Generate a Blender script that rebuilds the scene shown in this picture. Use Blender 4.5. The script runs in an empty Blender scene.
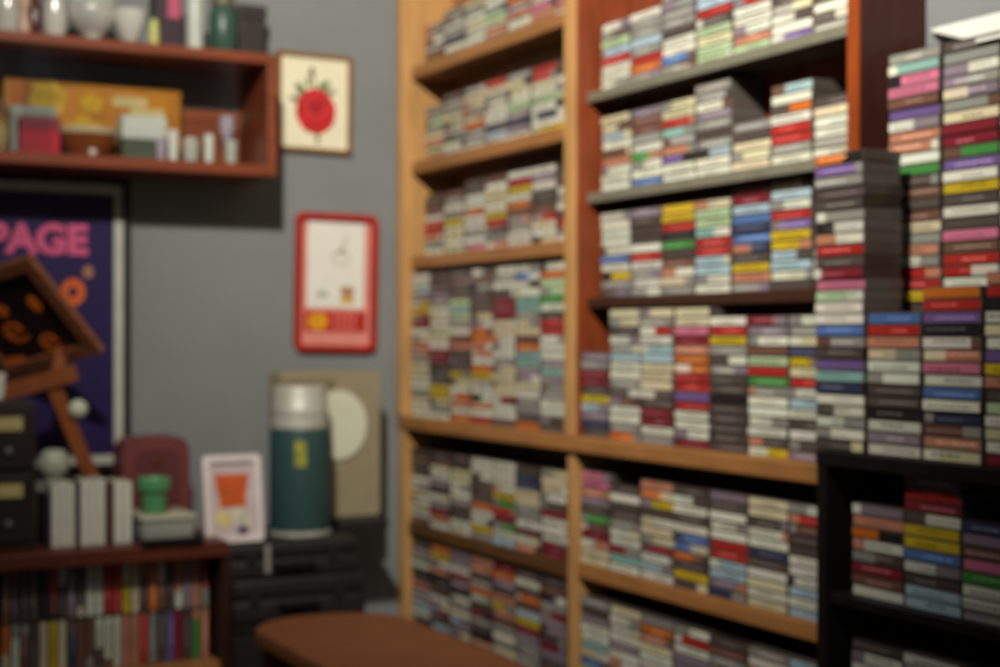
import bpy, bmesh, math, random
from mathutils import Vector, Matrix
RND = random.Random(11)
C = bpy.context.scene.collection
H = 1.35                      # eye height
SN, CS = 0.4706, 0.8824       # camera yaw (28 degrees): the walls run along X and Y

# ---------------------------------------------------------------- helpers
def onY(px, py, Y):           # a sight line met with a plane parallel to the back wall
    u = (px-500)/1500
    X = Y*(SN+CS*u)/(CS-SN*u)
    return Vector((X, Y, H+(333.5-py)/1500*(SN*X+CS*Y)))
def onX(px, py, X):           # a sight line met with a plane parallel to the right wall
    u = (px-500)/1500
    Y = X*(CS-SN*u)/(SN+CS*u)
    return Vector((X, Y, H+(333.5-py)/1500*(SN*X+CS*Y)))
def lin(h):
    if isinstance(h, str):
        h = h.lstrip('#'); h = [int(h[i:i+2], 16)/255 for i in (0, 2, 4)]
    return tuple((c/12.92 if c <= .04045 else ((c+.055)/1.055)**2.4) for c in h)

def mat(name, col, rough=.55, metal=0, var=.12, scale=25, spec=.4, bump=0, wood=None, trans=0, coat=0, ior=1.45):
    m = bpy.data.materials.new(name); m.use_nodes = True
    nt = m.node_tree; N = nt.nodes; b = N['Principled BSDF']
    c = lin(col)
    tc = N.new('ShaderNodeTexCoord'); mp = N.new('ShaderNodeMapping')
    nt.links.new(tc.outputs['Object'], mp.inputs['Vector'])
    no = N.new('ShaderNodeTexNoise'); no.inputs['Scale'].default_value = scale
    no.inputs['Detail'].default_value = 5
    if wood: mp.inputs['Scale'].default_value = wood
    nt.links.new(mp.outputs['Vector'], no.inputs['Vector'])
    rp = N.new('ShaderNodeValToRGB')
    rp.color_ramp.elements[0].position = .3; rp.color_ramp.elements[1].position = .7
    rp.color_ramp.elements[0].color = (*[max(0, v*(1-var)) for v in c], 1)
    rp.color_ramp.elements[1].color = (*[min(1, v*(1+var)) for v in c], 1)
    nt.links.new(no.outputs['Fac'], rp.inputs['Fac'])
    nt.links.new(rp.outputs['Color'], b.inputs['Base Color'])
    b.inputs['Roughness'].default_value = rough; b.inputs['Metallic'].default_value = metal
    b.inputs['Specular IOR Level'].default_value = spec
    b.inputs['Transmission Weight'].default_value = trans; b.inputs['IOR'].default_value = ior
    b.inputs['Coat Weight'].default_value = coat
    if bump:
        bp = N.new('ShaderNodeBump'); bp.inputs['Strength'].default_value = bump; bp.inputs['Distance'].default_value = .002
        nt.links.new(no.outputs['Fac'], bp.inputs['Height']); nt.links.new(bp.outputs['Normal'], b.inputs['Normal'])
    return m
def attr_mat(name, rough, spec):
    m = bpy.data.materials.new(name); m.use_nodes = True
    nt = m.node_tree; N = nt.nodes; b = N['Principled BSDF']
    a = N.new('ShaderNodeVertexColor'); a.layer_name = 'tint'
    nt.links.new(a.outputs['Color'], b.inputs['Base Color'])
    b.inputs['Roughness'].default_value = rough; b.inputs['Specular IOR Level'].default_value = spec
    return m
def pane_mat(name, tint=(.95, .97, .96), gloss=.12):
    m = bpy.data.materials.new(name); m.use_nodes = True
    nt = m.node_tree; N = nt.nodes; N.remove(N['Principled BSDF'])
    t = N.new('ShaderNodeBsdfTransparent'); t.inputs[0].default_value = (*tint, 1)
    g = N.new('ShaderNodeBsdfGlossy'); g.inputs['Roughness'].default_value = .08
    f = N.new('ShaderNodeLayerWeight'); f.inputs['Blend'].default_value = .10
    mx = N.new('ShaderNodeMixShader'); ad = N.new('ShaderNodeMath'); ad.operation = 'MULTIPLY_ADD'
    ad.inputs[1].default_value = .6; ad.inputs[2].default_value = gloss*.3
    nt.links.new(f.outputs['Fresnel'], ad.inputs[0]); nt.links.new(ad.outputs[0], mx.inputs[0])
    nt.links.new(t.outputs[0], mx.inputs[1]); nt.links.new(g.outputs[0], mx.inputs[2])
    nt.links.new(mx.outputs[0], N['Material Output'].inputs['Surface'])
    return m

def box(bm, x0, x1, y0, y1, z0, z1):
    r = bmesh.ops.create_cube(bm, size=1)
    for v in r['verts']:
        v.co = Vector(((x0+x1)/2+v.co.x*(x1-x0), (y0+y1)/2+v.co.y*(y1-y0), (z0+z1)/2+v.co.z*(z1-z0)))
    return r['verts']
def bx(*a, bev=0, seg=2):
    bm = bmesh.new(); box(bm, *a)
    if bev: bmesh.ops.bevel(bm, geom=bm.edges[:], offset=bev, segments=seg, affect='EDGES', profile=.5)
    return bm
def lathe(prof, cx, cy, cz, seg=32):
    bm = bmesh.new(); rings = []
    for r, z in prof:
        if r < 1e-5: rings.append([bm.verts.new((cx, cy, cz+z))])
        else: rings.append([bm.verts.new((cx+r*math.cos(2*math.pi*i/seg), cy+r*math.sin(2*math.pi*i/seg), cz+z)) for i in range(seg)])
    for a, b in zip(rings, rings[1:]):
        for i in range(seg):
            j = (i+1) % seg
            if len(a) == 1 and len(b) == 1: continue
            if len(a) == 1: bm.faces.new((a[0], b[j], b[i]))
            elif len(b) == 1: bm.faces.new((a[i], a[j], b[0]))
            else: bm.faces.new((a[i], a[j], b[j], b[i]))
    bmesh.ops.recalc_face_normals(bm, faces=bm.faces[:])
    return bm
def prism(pts, o, ex, ez, en, depth):
    """outline pts (a,b) in the plane o + a*ex + b*ez, extruded by depth along en"""
    bm = bmesh.new()
    f = [bm.verts.new(o+ex*a+ez*b+en*depth) for a, b in pts]
    k = [bm.verts.new(o+ex*a+ez*b) for a, b in pts]
    bm.faces.new(f); bm.faces.new(k[::-1])
    n = len(pts)
    for i in range(n):
        bm.faces.new((f[i], k[i], k[(i+1) % n], f[(i+1) % n]))
    bmesh.ops.recalc_face_normals(bm, faces=bm.faces[:])
    return bm
def rrect(w, h, r, n=6, cx=0, cy=0):
    p = []
    for (sx, sy, a0) in ((1, 1, 0), (-1, 1, 90), (-1, -1, 180), (1, -1, 270)):
        for i in range(n+1):
            a = math.radians(a0+90*i/n)
            p.append((cx+sx*(w/2-r)+r*math.cos(a), cy+sy*(h/2-r)+r*math.sin(a)))
    return p
def ring(outer, inner, o, ex, ez, en, depth):
    """frame between two outlines of equal count"""
    bm = bmesh.new(); n = len(outer); L = []
    for pts, d in ((outer, depth), (inner, depth), (inner, 0), (outer, 0)):
        L.append([bm.verts.new(o+ex*a+ez*b+en*d) for a, b in pts])
    for q in range(4):
        A, B = L[q], L[(q+1) % 4]
        for i in range(n):
            j = (i+1) % n; bm.faces.new((A[i], A[j], B[j], B[i]))
    bmesh.ops.recalc_face_normals(bm, faces=bm.faces[:])
    return bm
def ell(rx, ry, cx=0, cy=0, n=28, wob=0, k=5):
    return [(cx+rx*math.cos(2*math.pi*i/n)*(1+wob*math.sin(k*2*math.pi*i/n)), cy+ry*math.sin(2*math.pi*i/n)*(1+wob*math.sin(k*2*math.pi*i/n))) for i in range(n)]
def bar(p, q, w, t, up=Vector((0, -1, 0))):
    p, q = Vector(p), Vector(q); d = (q-p).normalized(); s = d.cross(up).normalized(); n = s.cross(d).normalized()
    bm = bmesh.new(); vs = []
    for e in (p, q):
        vs += [bm.verts.new(e+s*(w/2)*a+n*(t/2)*b) for a, b in ((1, 1), (-1, 1), (-1, -1), (1, -1))]
    for f in ((0, 1, 2, 3), (7, 6, 5, 4)): bm.faces.new([vs[i] for i in f])
    for i in range(4):
        j = (i+1) % 4; bm.faces.new((vs[i], vs[i+4], vs[j+4], vs[j]))
    bmesh.ops.recalc_face_normals(bm, faces=bm.faces[:])
    return bm
def join(*bms):
    out = bms[0]
    for b in bms[1:]:
        me = bpy.data.meshes.new('tmp'); b.to_mesh(me); out.from_mesh(me); bpy.data.meshes.remove(me); b.free()
    return out
def text_bm(s, size, o, ex, ez, en, depth, sx=1, bold=.0):
    cu = bpy.data.curves.new('txt', 'FONT'); cu.body = s; cu.size = size; cu.extrude = depth/2; cu.offset = bold
    ob = bpy.data.objects.new('txt', cu); C.objects.link(ob)
    dg = bpy.context.evaluated_depsgraph_get(); dg.update()
    me = bpy.data.meshes.new_from_object(ob.evaluated_get(dg))
    bm = bmesh.new(); bm.from_mesh(me)
    bpy.data.objects.remove(ob); bpy.data.curves.remove(cu); bpy.data.meshes.remove(me)
    for v in bm.verts: v.co = o+ex*(v.co.x*sx)+ez*v.co.y+en*(v.co.z+depth/2)
    return bm

def obj(name, bm, m, parent=None, base=None, smooth=False):
    base = Vector(base) if base is not None else Vector((0, 0, 0))
    bmesh.ops.translate(bm, verts=bm.verts[:], vec=-base)
    me = bpy.data.meshes.new(name); bm.to_mesh(me); bm.free()
    if smooth:
        for p in me.polygons: p.use_smooth = True
        me.set_sharp_from_angle(angle=math.radians(38))
    me.materials.append(m)
    o = bpy.data.objects.new(name, me); C.objects.link(o)
    if parent: o.parent = parent
    else: o.location = base
    return o
def tag(o, label, cat, group=None):
    o['label'] = label; o['category'] = cat
    if group: o['group'] = group
    return o
class Thing:
    def __init__(s, name, label, cat, base, group=None):
        s.base = Vector(base); s.o = bpy.data.objects.new(name, None); C.objects.link(s.o)
        s.o.location = s.base; s.o.empty_display_size = .05; tag(s.o, label, cat, group)
    def part(s, name, bm, m, parent=None, smooth=False, label=None):
        o = obj(name, bm, m, None, s.base, smooth); o.location = (0, 0, 0); o.parent = parent or s.o
        if label: o['label'] = label
        return o
def solid(name, bm, m, label, cat, base, group=None, smooth=False):
    return tag(obj(name, bm, m, None, base, smooth), label, cat, group)
def struct(name, bm, m):
    o = obj(name, bm, m); o['kind'] = 'structure'; return o
def zc(z): return H+z
EX, EZ, EN = Vector((1, 0, 0)), Vector((0, 0, 1)), Vector((0, -1, 0))   # facing the room from the back wall

# ---------------------------------------------------------------- materials
M = {}
M['wall'] = mat('grey_wall_paint', '#747775', .8, var=.05, scale=6, bump=.1)
M['wallr'] = mat('grey_side_wall_paint', '#6e7070', .8, var=.05, scale=6, bump=.1)
M['floor'] = mat('dark_floor_boards', '#4a3a2c', .5, var=.3, scale=8, wood=(1, 8, 1))
M['ceil'] = mat('off_white_ceiling', '#b9b7ae', .9, var=.03)
M['pine'] = mat('pine_wood', '#b08450', .45, var=.18, scale=14, wood=(3, 3, .5))
M['pineh'] = mat('pine_shelf_wood', '#98683a', .45, var=.2, scale=14, wood=(3, .5, 3))
M['pined'] = mat('dark_pine_wood', '#5a3c20', .5, var=.25, scale=14, wood=(3, .5, 3))  # darker pine, given to one shelf of the low shelving
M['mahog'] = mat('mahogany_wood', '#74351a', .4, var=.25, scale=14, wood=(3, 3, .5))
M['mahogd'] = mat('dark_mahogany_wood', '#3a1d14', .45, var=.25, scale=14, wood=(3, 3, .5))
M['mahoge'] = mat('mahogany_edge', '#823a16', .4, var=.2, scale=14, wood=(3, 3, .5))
M['greyshelf'] = mat('grey_glass_shelf', '#6f6b5c', .2, var=.1, spec=.6)
M['darkshelf'] = mat('dark_brown_shelf', '#3a2217', .45, var=.2)
M['black'] = mat('black_lacquer', '#14110f', .45, var=.2)
M['blackl'] = mat('black_leatherette', '#211d1d', .5, var=.25, scale=60, bump=.3)
M['cherry'] = mat('cherry_wood', '#74361a', .45, var=.22, scale=14, wood=(.5, 3, 3))
M['cherryt'] = mat('dark_cherry_top', '#552616', .45, var=.25, scale=14, wood=(.5, 3, 3))
M['cherryd'] = mat('dark_cherry_wood', '#2c1710', .45, var=.25, scale=14, wood=(.5, 3, 3))
M['case'] = attr_mat('cassette_case_plastic', .25, .5)
M['card'] = attr_mat('printed_inlay_card', .4, .4)
M['glass'] = pane_mat('sliding_glass')
M['brownfeet'] = mat('brown_table_wood', '#704020', .7, var=.12, scale=10, wood=(1, 4, 1))
def flat(name, col, rough=.5, **k): return mat(name, col, rough, var=k.pop('var', .08), **k)

# ---------------------------------------------------------------- room
struct('floor', bx(-2.2, 1.72, -1.2, 3.45, -.05, 0), M['floor'])
struct('ceiling', bx(-2.2, 1.72, -1.2, 3.45, 3.1, 3.15), M['ceil'])
struct('wall_back', bx(-2.2, 1.72, 3.40, 3.45, 0, 3.1), M['wall'])
struct('wall_right', bx(1.67, 1.72, -1.2, 3.40, 0, 3.1), M['wallr'])
struct('wall_left', bx(-2.25, -2.2, -1.2, 3.45, 0, 3.1), M['wall'])
struct('baseboard_back', bx(-2.2, .30, 3.385, 3.40, 0, .09), M['cherryd'])

# ---------------------------------------------------------------- cassettes
CL, CD, CT, PIT = .105, .070, .0163, .0166
PAL = dict(w='#cbcab8', c='#c6bb98', g='#84827a', d='#4c423d', k='#242020', r='#9c2620', R='#74202a', o='#b5601f', y='#bda122',
           b='#4a6798', l='#9ab0b8', n='#30354c', p='#664f80', P='#bb6880', G='#43803f', L='#a3b98e', t='#7ea69c', m='#66483a',
           s='#b0765c', u='#7d6f78')
CNAME = dict(w='white', c='cream', g='grey', d='dark brown', k='black', r='red', R='maroon', o='orange', y='yellow', b='blue',
             l='pale blue', n='navy', p='purple', P='pink', G='green', L='pale green', t='teal', m='brown', s='salmon', u='mauve')
def jit(c, a=.1):
    f = 1+RND.uniform(-a, a)
    return tuple(max(0, min(1, v*f*(1+RND.uniform(-.04, .04)))) for v in c)
def spine_faces(letter):
    """rectangles (y0,y1,z0,z1,colour,lift) on a spine of length CL and height CT, y to the left"""
    base = jit(lin(PAL[letter])); lum = sum(base)/3
    hl, ht = CL/2-.002, CT/2-.0016
    out = [(-hl, hl, -ht, ht, base, 0)]
    if RND.random() < .35:
        w = RND.uniform(.012, .05); side = RND.choice((-1, 1))
        oc = jit(lin(PAL[RND.choice('wwwccgggdkuums')]))
        a, b = (hl-w, hl) if side > 0 else (-hl, -hl+w)
        out.append((a, b, -ht, ht, oc, .00012))
    if RND.random() < .8:
        ink = tuple(v*.25 for v in base) if lum > .25 else tuple(min(1, v*2.2+.12) for v in base)
        w = RND.uniform(.03, .07); c0 = RND.uniform(-.012, .012); h = RND.uniform(.0008, .0018); z0 = RND.uniform(-.002, .002)
        x = c0-w/2
        while x < c0+w/2:
            q = RND.uniform(.004, .014); out.append((x, min(x+q, hl), z0-h, z0+h, ink, .00024)); x += q+.0025
    return out
def case_col(letter):
    return jit(lin('#4b453f') if letter not in 'dkmRn' else lin('#2d2522'), .25)
def layer_fill(me, cols):
    at = me.color_attributes.new('tint', 'FLOAT_COLOR', 'CORNER')
    for p, c in zip(me.polygons, cols):
        for li in p.loop_indices: at.data[li].color = (*c, 1)
def quad_mesh(name, rects, x0):
    vs, fs, cs = [], [], []
    for (a, b, z0, z1, c, lift) in rects:
        i = len(vs); x = x0-lift
        vs += [(x, a, z0), (x, a, z1), (x, b, z1), (x, b, z0)]; fs.append((i, i+1, i+2, i+3)); cs.append(c)
    me = bpy.data.meshes.new(name); me.from_pydata(vs, [], fs); layer_fill(me, cs); me.materials.append(M['card']); return me
proto = []
for k in range(6):
    bm = bx(0, CD, -CL/2, CL/2, -CT/2, CT/2, bev=.0012, seg=2)
    me = bpy.data.meshes.new('cassette_tape'); bm.to_mesh(me); bm.free()
    layer_fill(me, [case_col('w' if k < 4 else 'd')]*len(me.polygons)); me.materials.append(M['case']); proto.append(me)
first = bpy.data.objects.new('cassette_tape', proto[0]); first_card = bpy.data.objects.new('inlay_card', None or quad_mesh('inlay_card', spine_faces('w'), -.0004))
N_IND = 0
ORD = ['', '1st', '2nd', '3rd']+[f'{i}th' for i in range(4, 60)]
for i in (21, 31): ORD[i] = f'{i}st'
ORD[22] = '22nd'; ORD[23] = '23rd'
VERT = Matrix(((0, 0, 1, 0), (1, 0, 0, 0), (0, 1, 0, 0), (0, 0, 0, 1)))
def single(letter, loc, yaw, label, group, vert=False):
    global N_IND
    o = first if N_IND == 0 else first.copy()
    o.data = proto[RND.randrange(4) if letter not in 'dkmRn' else 4+RND.randrange(2)]
    c = first_card if N_IND == 0 else first_card.copy()
    c.data = quad_mesh('inlay_card', spine_faces(letter), -.0004)
    C.objects.link(o); C.objects.link(c); c.parent = o
    o.matrix_world = Matrix.Translation(loc) @ (VERT if vert else Matrix.Rotation(yaw, 4, 'Z'))
    tag(o, label, 'cassette', group); c['label'] = f'{CNAME[letter]} paper spine card'
    N_IND += 1
SV, SF, SC, SM = [], [], [], []
def bulk(letter, loc, yaw):
    R = Matrix.Translation(loc) @ Matrix.Rotation(yaw, 4, 'Z')
    i = len(SV); cc = case_col(letter)
    for x in (0, CD):
        for (a, b) in ((-1, -1), (-1, 1), (1, 1), (1, -1)): SV.append(R @ Vector((x, a*CL/2, b*CT/2)))
    for f in ((0, 1, 2, 3), (7, 6, 5, 4), (0, 4, 5, 1), (1, 5, 6, 2), (2, 6, 7, 3), (3, 7, 4, 0)):
        SF.append(tuple(i+q for q in f)); SC.append(cc); SM.append(0)
    for (a, b, z0, z1, c, lift) in spine_faces(letter):
        i = len(SV); x = -.0004-lift
        SV.extend(R @ Vector(p) for p in ((x, a, z0), (x, a, z1), (x, b, z1), (x, b, z0))); SF.append((i, i+1, i+2, i+3)); SC.append(c); SM.append(1)
def stack(s, yc, xf, zb, where=None, hidden=0, group=None, slop=.004, up=False):
    s = s.replace(' ', ''); n = len(s); lean = RND.uniform(-.00006, .00006)
    for i, ch in enumerate(s):
        loc = Vector((xf+RND.uniform(0, slop), yc+RND.uniform(-.0006, .0006)+lean*i, zb+PIT*i+CT/2+.0002))
        yaw = RND.uniform(-.006, .006)
        if where is None or i < hidden: bulk(ch, loc, yaw)
        else:
            pos = 'on top' if i == n-1 else f'{ORD[n-i]} from top'
            if up: pos = 'at the bottom' if i == 0 else f'{ORD[i+1]} from bottom'
            single(ch, loc, yaw, f'{CNAME[ch]} spined cassette {pos} of {where}', group)
def rnd(n, pal='wwwcccgggddduumlsRrntLyobwg'): return ''.join(RND.choice(pal) for _ in range(n))

# ---- right upper bay: stacks from the far end to the near end
YR = lambda i: 2.549-.1065*(i+.5)-.0006*i
XB, XF = 1.578, 1.538
Z1, Z2, Z3, Z4 = zc(.479), zc(.279), zc(.071), zc(-.203)
names7 = ['first', 'second', 'third', 'fourth', 'fifth', 'sixth', 'seventh']
R1 = ['gwwrlLdw', 'gorglggw', 'gbwwdgggd', 'LLcLdrllw', 'LswwwrcwL', 'pwwgdwcwg', 'gdwdwgwgu']
R2 = ['wwwsmwlcc', 'bwwGwgmmu', 'wwpsgtrcc', 'wwlgdguwgg', 'cccdg', 'wgrrwowl', 'wgwwcd']
R3 = ['dgywbwwwww', 'gwgwrwdddu', 'gcwmdGkryy', 'wwllrrtLLc', 'gsydnbnblRR', 'dwllyyprwlc', 'dwwgdd']
R4 = ['dnulydRRgu', 'ogwwmdgwwlgwdcc', 'gwRRddcccllwrgc', 'RwwwrprroosRPcc', 'dddddkddgdgyrw', 'ydwwwwgGrLmwuR', 'udwdwlwrcyncgw']
G1 = 'cassettes in the mahogany bookcase'
SHN = ['top shelf', 'second shelf', 'third shelf', 'bottom shelf']
for r, (rows, zb, xf) in enumerate(((R1, Z1, XB), (R2, Z2, XB), (R3, Z3, XB), (R4, Z4, XF))):
    for i, s in enumerate(rows):
        ind = (r == 0 and i >= 4) or (r == 1 and i >= 5) or (r == 2 and i in (4, 5)) or (r == 3 and i >= 5)
        wh = None
        if ind: wh = ['last', 'second last', 'third last'][6-i] + f' stack, {SHN[r]} of mahogany bookcase'
        stack(s, YR(i)-(.012 if r < 3 else 0), xf+(RND.uniform(0, .004) if r < 3 else RND.uniform(0, .004)), zb, wh, group=G1, up=(r == 0))
# ---- lower right bay
Z5, Z6 = zc(-.453), zc(-.785)
R5 = ['ccsRmGdusPP', 'wtRwwgddwd', 'wlwRccwdyos', 'dydobbwdwwd', 'nullrrwwwdu', 'cwcwdnwwdcc', 'lwlwwwddmrw']
for i, s in enumerate(R5):
    wh = ['last', 'second last'][6-i]+' stack, first shelf under pine ledge' if i >= 5 else None
    stack(s, YR(i), XF+RND.uniform(0, .004), Z5, wh, group='cassettes under the pine ledge')
R6 = ['dg', 'wwuwwwc', 'wcsog', 'wuuwrw', 'yRmgmd', 'dwwcwwg', 'dwwlwl']
for i, s in enumerate(R6): stack(rnd(16-len(s))+s, YR(i), XF+.002, Z6)
# ---- left bays
YL = lambda i: 3.352-.1068*(i+.5)
YLs = lambda i: 3.352-.004-.1068*(i+.5)
Lr1 = ['ymgwgg', 'wwngwgg', 'wwwcwgc', 'gscLgwg', 'wwsgowc', 'ssPwwcw', 'wsPwcww']
Lr2 = ['sLscgLgg', 'wwdgccggd', 'wggocgccg', 'wlnwwwgcr', 'wungLwccg', 'ywnwLwcrr', 'ywwdLgwd']
Lr3 = ['wtsrrwmdd', 'Lwccygwgm', 'PwgwwowwddR', 'sgdrywccwmo', 'wwggmowyrwb', 'cwcrmddwuwd', 'wcrdwgwd']
Lr4 = ['wwcgwwccgsscwRRyyulww', 'wgcyydddRRwcLwwwgudddd', 'owsowcydddsmwgLtLddmdd', 'rwswwgyowssoowcdddgmd', 'dwwRccccgwwwccRRRdwgw',
       'odggwcuuttomccgttwwbwd', 'ddwwggutuwwwrrdwGLLowwg']
Lr5 = ['mwcwcgwddmd', 'wsRgwduwcmd', 'wwddgwwccdd', 'gywwodddwww', 'lwGRrGywwww', 'swmwggccnnd', 'RRwwwRdwccc']
ZL = [zc(.655), zc(.422), zc(.19), Z4, zc(-.462), Z6]
for r, rows in enumerate((Lr1, Lr2, Lr3, Lr4, Lr5)):
    for i, s in enumerate(rows):
        n = int(([.27, .175, .175, .36, .2][r])/PIT)
        s = s[:n]
        stack(s, YL(i), (XB-.003 if r < 3 else XF)+RND.uniform(0, .004), ZL[r])
for i in range(7): stack(rnd(17, 'ddduugggwcmRsdkolyw'), YL(i), XF+.002, ZL[5])
# ---- black unit: front row, back row, inside
XK, XKb, ZK = 1.452, 1.55, zc(-.170)
GK = 'cassettes piled on the black shelf unit'
stack('dwwwwntpdgbwwLPRdrwwgddgpo', 1.683, XK, ZK, 'tall stack before mahogany end panel', group=GK)
stack('wuwkddwwcsrb', 1.571, XK, ZK, 'low front stack on black unit', group=GK)
stack('csmnwbwPswkpro', 1.4625, XK, ZK, 'second front stack right of tallest', group=GK)
stack('RwcwLdyypwcwmrs', 1.352, XK, ZK, 'front stack cut by right picture edge', group=GK)
stack('ddwwggdwwddd'+'dyrrwsgc'+'mdmd'+'Gwsswpm'+'PPtg', 1.634, XKb, ZK, 'tall back stack beside end panel', hidden=11, group=GK)
stack('ddwwggdwwdddgw'+'wrrmPdwdywpG'+'RRcgugwgd', 1.5255, XKb, ZK, 'tall back stack under white card', hidden=14, group=GK)
stack('ddwwggdwwdddgw'+'lwlwplwcgbrw'+'cwpgwLgw', 1.418, XKb, ZK)
ZK2, ZK3 = zc(-.375), zc(-.585)
GK2 = 'cassettes inside the black shelf unit'
stack('wmRdwosu', 1.612, XK+.008, ZK2, 'left stack, black unit upper shelf', group=GK2)
stack('lldwbyywRru', 1.503, XK+.004, ZK2, 'middle stack, black unit upper shelf', group=GK2)
stack('gwwGPmun', 1.394, XK+.002, ZK2, 'right stack, black unit upper shelf', group=GK2)
stack('wdgwdRwwd', 1.612, XK+.008, ZK3, 'left stack, black unit lower shelf', hidden=4, group=GK2)
stack('gdccgcpww', 1.503, XK+.004, ZK3, 'middle stack, black unit lower shelf', hidden=4, group=GK2)
stack('gdmscdmd', 1.394, XK+.004, ZK3, 'right stack, black unit lower shelf', hidden=4, group=GK2)

# ---------------------------------------------------------------- shelving
def shelving(name, label, base): return Thing(name, label, 'bookcase', base)
TOPZ = zc(.98)
YF0, YF1 = 3.362, 3.395       # far panel
YD0, YD1 = 2.553, 2.592       # divider
YN0, YN1 = 1.731, 1.753       # near end panel
XW = 1.666
LB = zc(-.2025)               # ledge top
t = shelving('bookcase', 'tall pale pine bookcase by the corner crammed with stacked cassettes', (1.6, 2.97, LB))
t.part('side_panel', bx(1.519, XW, YF0, YF1, LB, TOPZ, bev=.002), M['pine'])
t.part('side_panel', bx(1.535, XW, 2.573, YD1, LB, TOPZ, bev=.002), M['pine'])
t.part('back_panel', bx(1.658, XW, YD1, YF0, LB, TOPZ), M['pineh'])
for z in ZL[:3]: t.part('shelf', bx(1.545, 1.658, YD1, YF0, z-.03, z-.0003, bev=.002), M['pineh'])
t.part('shelf', bx(1.545, 1.658, YD1, YF0, TOPZ-.03, TOPZ, bev=.002), M['pineh'])
t = shelving('bookcase', 'reddish mahogany bookcase with grey shelves, right of the pine one', (1.6, 2.15, LB))
t.part('side_panel', bx(1.535, 1.658, YD0, 2.5725, LB, TOPZ, bev=.002), M['mahog'])
t.part('face_strip', bx(1.527, 1.5347, YD0, YD1, LB, TOPZ, bev=.002), M['pine'], label='pale pine strip covering the joint')
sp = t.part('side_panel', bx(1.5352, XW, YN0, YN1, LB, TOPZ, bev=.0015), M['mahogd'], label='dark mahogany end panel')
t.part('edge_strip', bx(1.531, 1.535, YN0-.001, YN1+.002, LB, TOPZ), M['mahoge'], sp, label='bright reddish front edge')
t.part('back_panel', bx(1.658, XW, YN1, YD0, LB, TOPZ), M['mahog'])
for z, m in ((Z1, 'greyshelf'), (Z2, 'greyshelf'), (Z3, 'darkshelf')):
    t.part('shelf', bx(1.558, 1.658, YN1, YD0, z-.02, z-.0003, bev=.001), M[m])
t.part('shelf', bx(1.545, 1.658, YN1, YD0, TOPZ-.03, TOPZ, bev=.002), M['mahog'])
t = shelving('bookcase', 'low pine shelving under the long ledge, filled with cassettes', (1.6, 2.55, 0))
t.part('ledge', bx(1.522, XW, YN1-.02, YF1, LB-.031, LB-.0004, bev=.003), M['pineh'])
t.part('side_panel', bx(1.526, XW, YF0, YF1, 0, LB-.031, bev=.002), M['pine'])
t.part('side_panel', bx(1.532, XW, YD0+.004, YD1-.006, 0, LB-.031, bev=.002), M['pine'])
t.part('side_panel', bx(1.537, XW, YN0, YN1, 0, LB-.031, bev=.002), M['pine'])
t.part('back_panel', bx(1.658, XW, YN1, YF0, 0, LB-.031), M['darkshelf'])
for (a, b, zz) in ((YD1-.006, YF0, (ZL[4], ZL[5], .28, .08)), (YN1, YD0+.004, (Z5, Z6, .28, .08))):
    for z in zz: t.part('shelf', bx(1.537, 1.658, a, b, z-.03, z-.0003, bev=.002), M['pined'] if a > 2 and z > .8 else M['pineh'])

t = shelving('shelf_unit', 'black shelf unit holding cassettes, at right before the mahogany bookcase', (1.55, 1.3, 0))
t.part('top_board', bx(1.438, 1.664, .62, 1.717, ZK-.022, ZK-.0003, bev=.0015), M['black'])
t.part('side_panel', bx(1.44, 1.664, 1.697, 1.717, 0, ZK-.022, bev=.0015), M['black'])
t.part('side_panel', bx(1.44, 1.664, .62, .64, 0, ZK-.022, bev=.0015), M['black'])
t.part('back_panel', bx(1.656, 1.664, .64, 1.697, 0, ZK-.022), M['black'])
for z in (ZK2, ZK3, .45, .1): t.part('shelf', bx(1.444, 1.656, .64, 1.697, z-.016, z-.0003, bev=.0015), M['black'])
# white card on the tall stacks
bm = bmesh.new()
vs = [bm.verts.new(Vector(p)+Vector((0, 0, H))) for p in ((1.662, 1.715, .462), (1.548, 1.51, .400), (1.548, 1.20, .400), (1.662, 1.20, .462))]
f = bm.faces.new(vs); r = bmesh.ops.extrude_face_region(bm, geom=[f])
bmesh.ops.translate(bm, verts=[v for v in r['geom'] if isinstance(v, bmesh.types.BMVert)], vec=(.001, 0, .004))
bmesh.ops.recalc_face_normals(bm, faces=bm.faces[:])
solid('card_sheet', bm, flat('white_card', '#c9c8be', .6, var=.03), 'white card sheet tilted against the wall on top of tall cassette stacks', 'card', (1.6, 1.4, zc(.40)))

# ---------------------------------------------------------------- cassettes standing upright in the low left bookcase
BY = 3.0                                                   # its front
bz = zc(-.427)                                             # its top
rowy = 3.055
z2 = zc(-.678); z1 = z2+CL+.002
xa = onY(10, 600, rowy).x
def up_row(s, x0, z, where):
    s = s.replace(' ', '')
    for i, ch in enumerate(s):
        loc = Vector((x0+.0182*i, rowy+RND.uniform(0, .004), z+CL/2+.0002+RND.uniform(0, .0001)))
        pos = 'leftmost' if i == 0 else ('rightmost' if i == len(s)-1 else f'{ORD[i+1]} from left')
        single(ch, loc, 0, f'{CNAME[ch]} spined upright cassette {pos} in {where} of low bookcase', 'upright cassettes in the low bookcase', vert=True)
low = 'o w m d c y c n m m w w w s s r g d p R d G s'
upp = 'm d d d k r d u d w w r r y c d o m d s u s R'
x_l = onY(6, 640, rowy).x
up_row(low, x_l, z2, 'lower row'); up_row(upp, x_l, z1, 'upper row')
x_r = x_l+.0182*23
t = Thing('bookcase', 'low dark cherry bookcase under the poster holding upright cassettes', 'bookcase', (.65, 3.2, 0))
xr = max(onY(220, 600, BY).x, x_r+.002)
XL0 = .22
t.part('top_board', bx(XL0, xr+.012, BY-.006, 3.384, bz-.032, bz-.0004, bev=.003), M['cherryt'])
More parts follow.
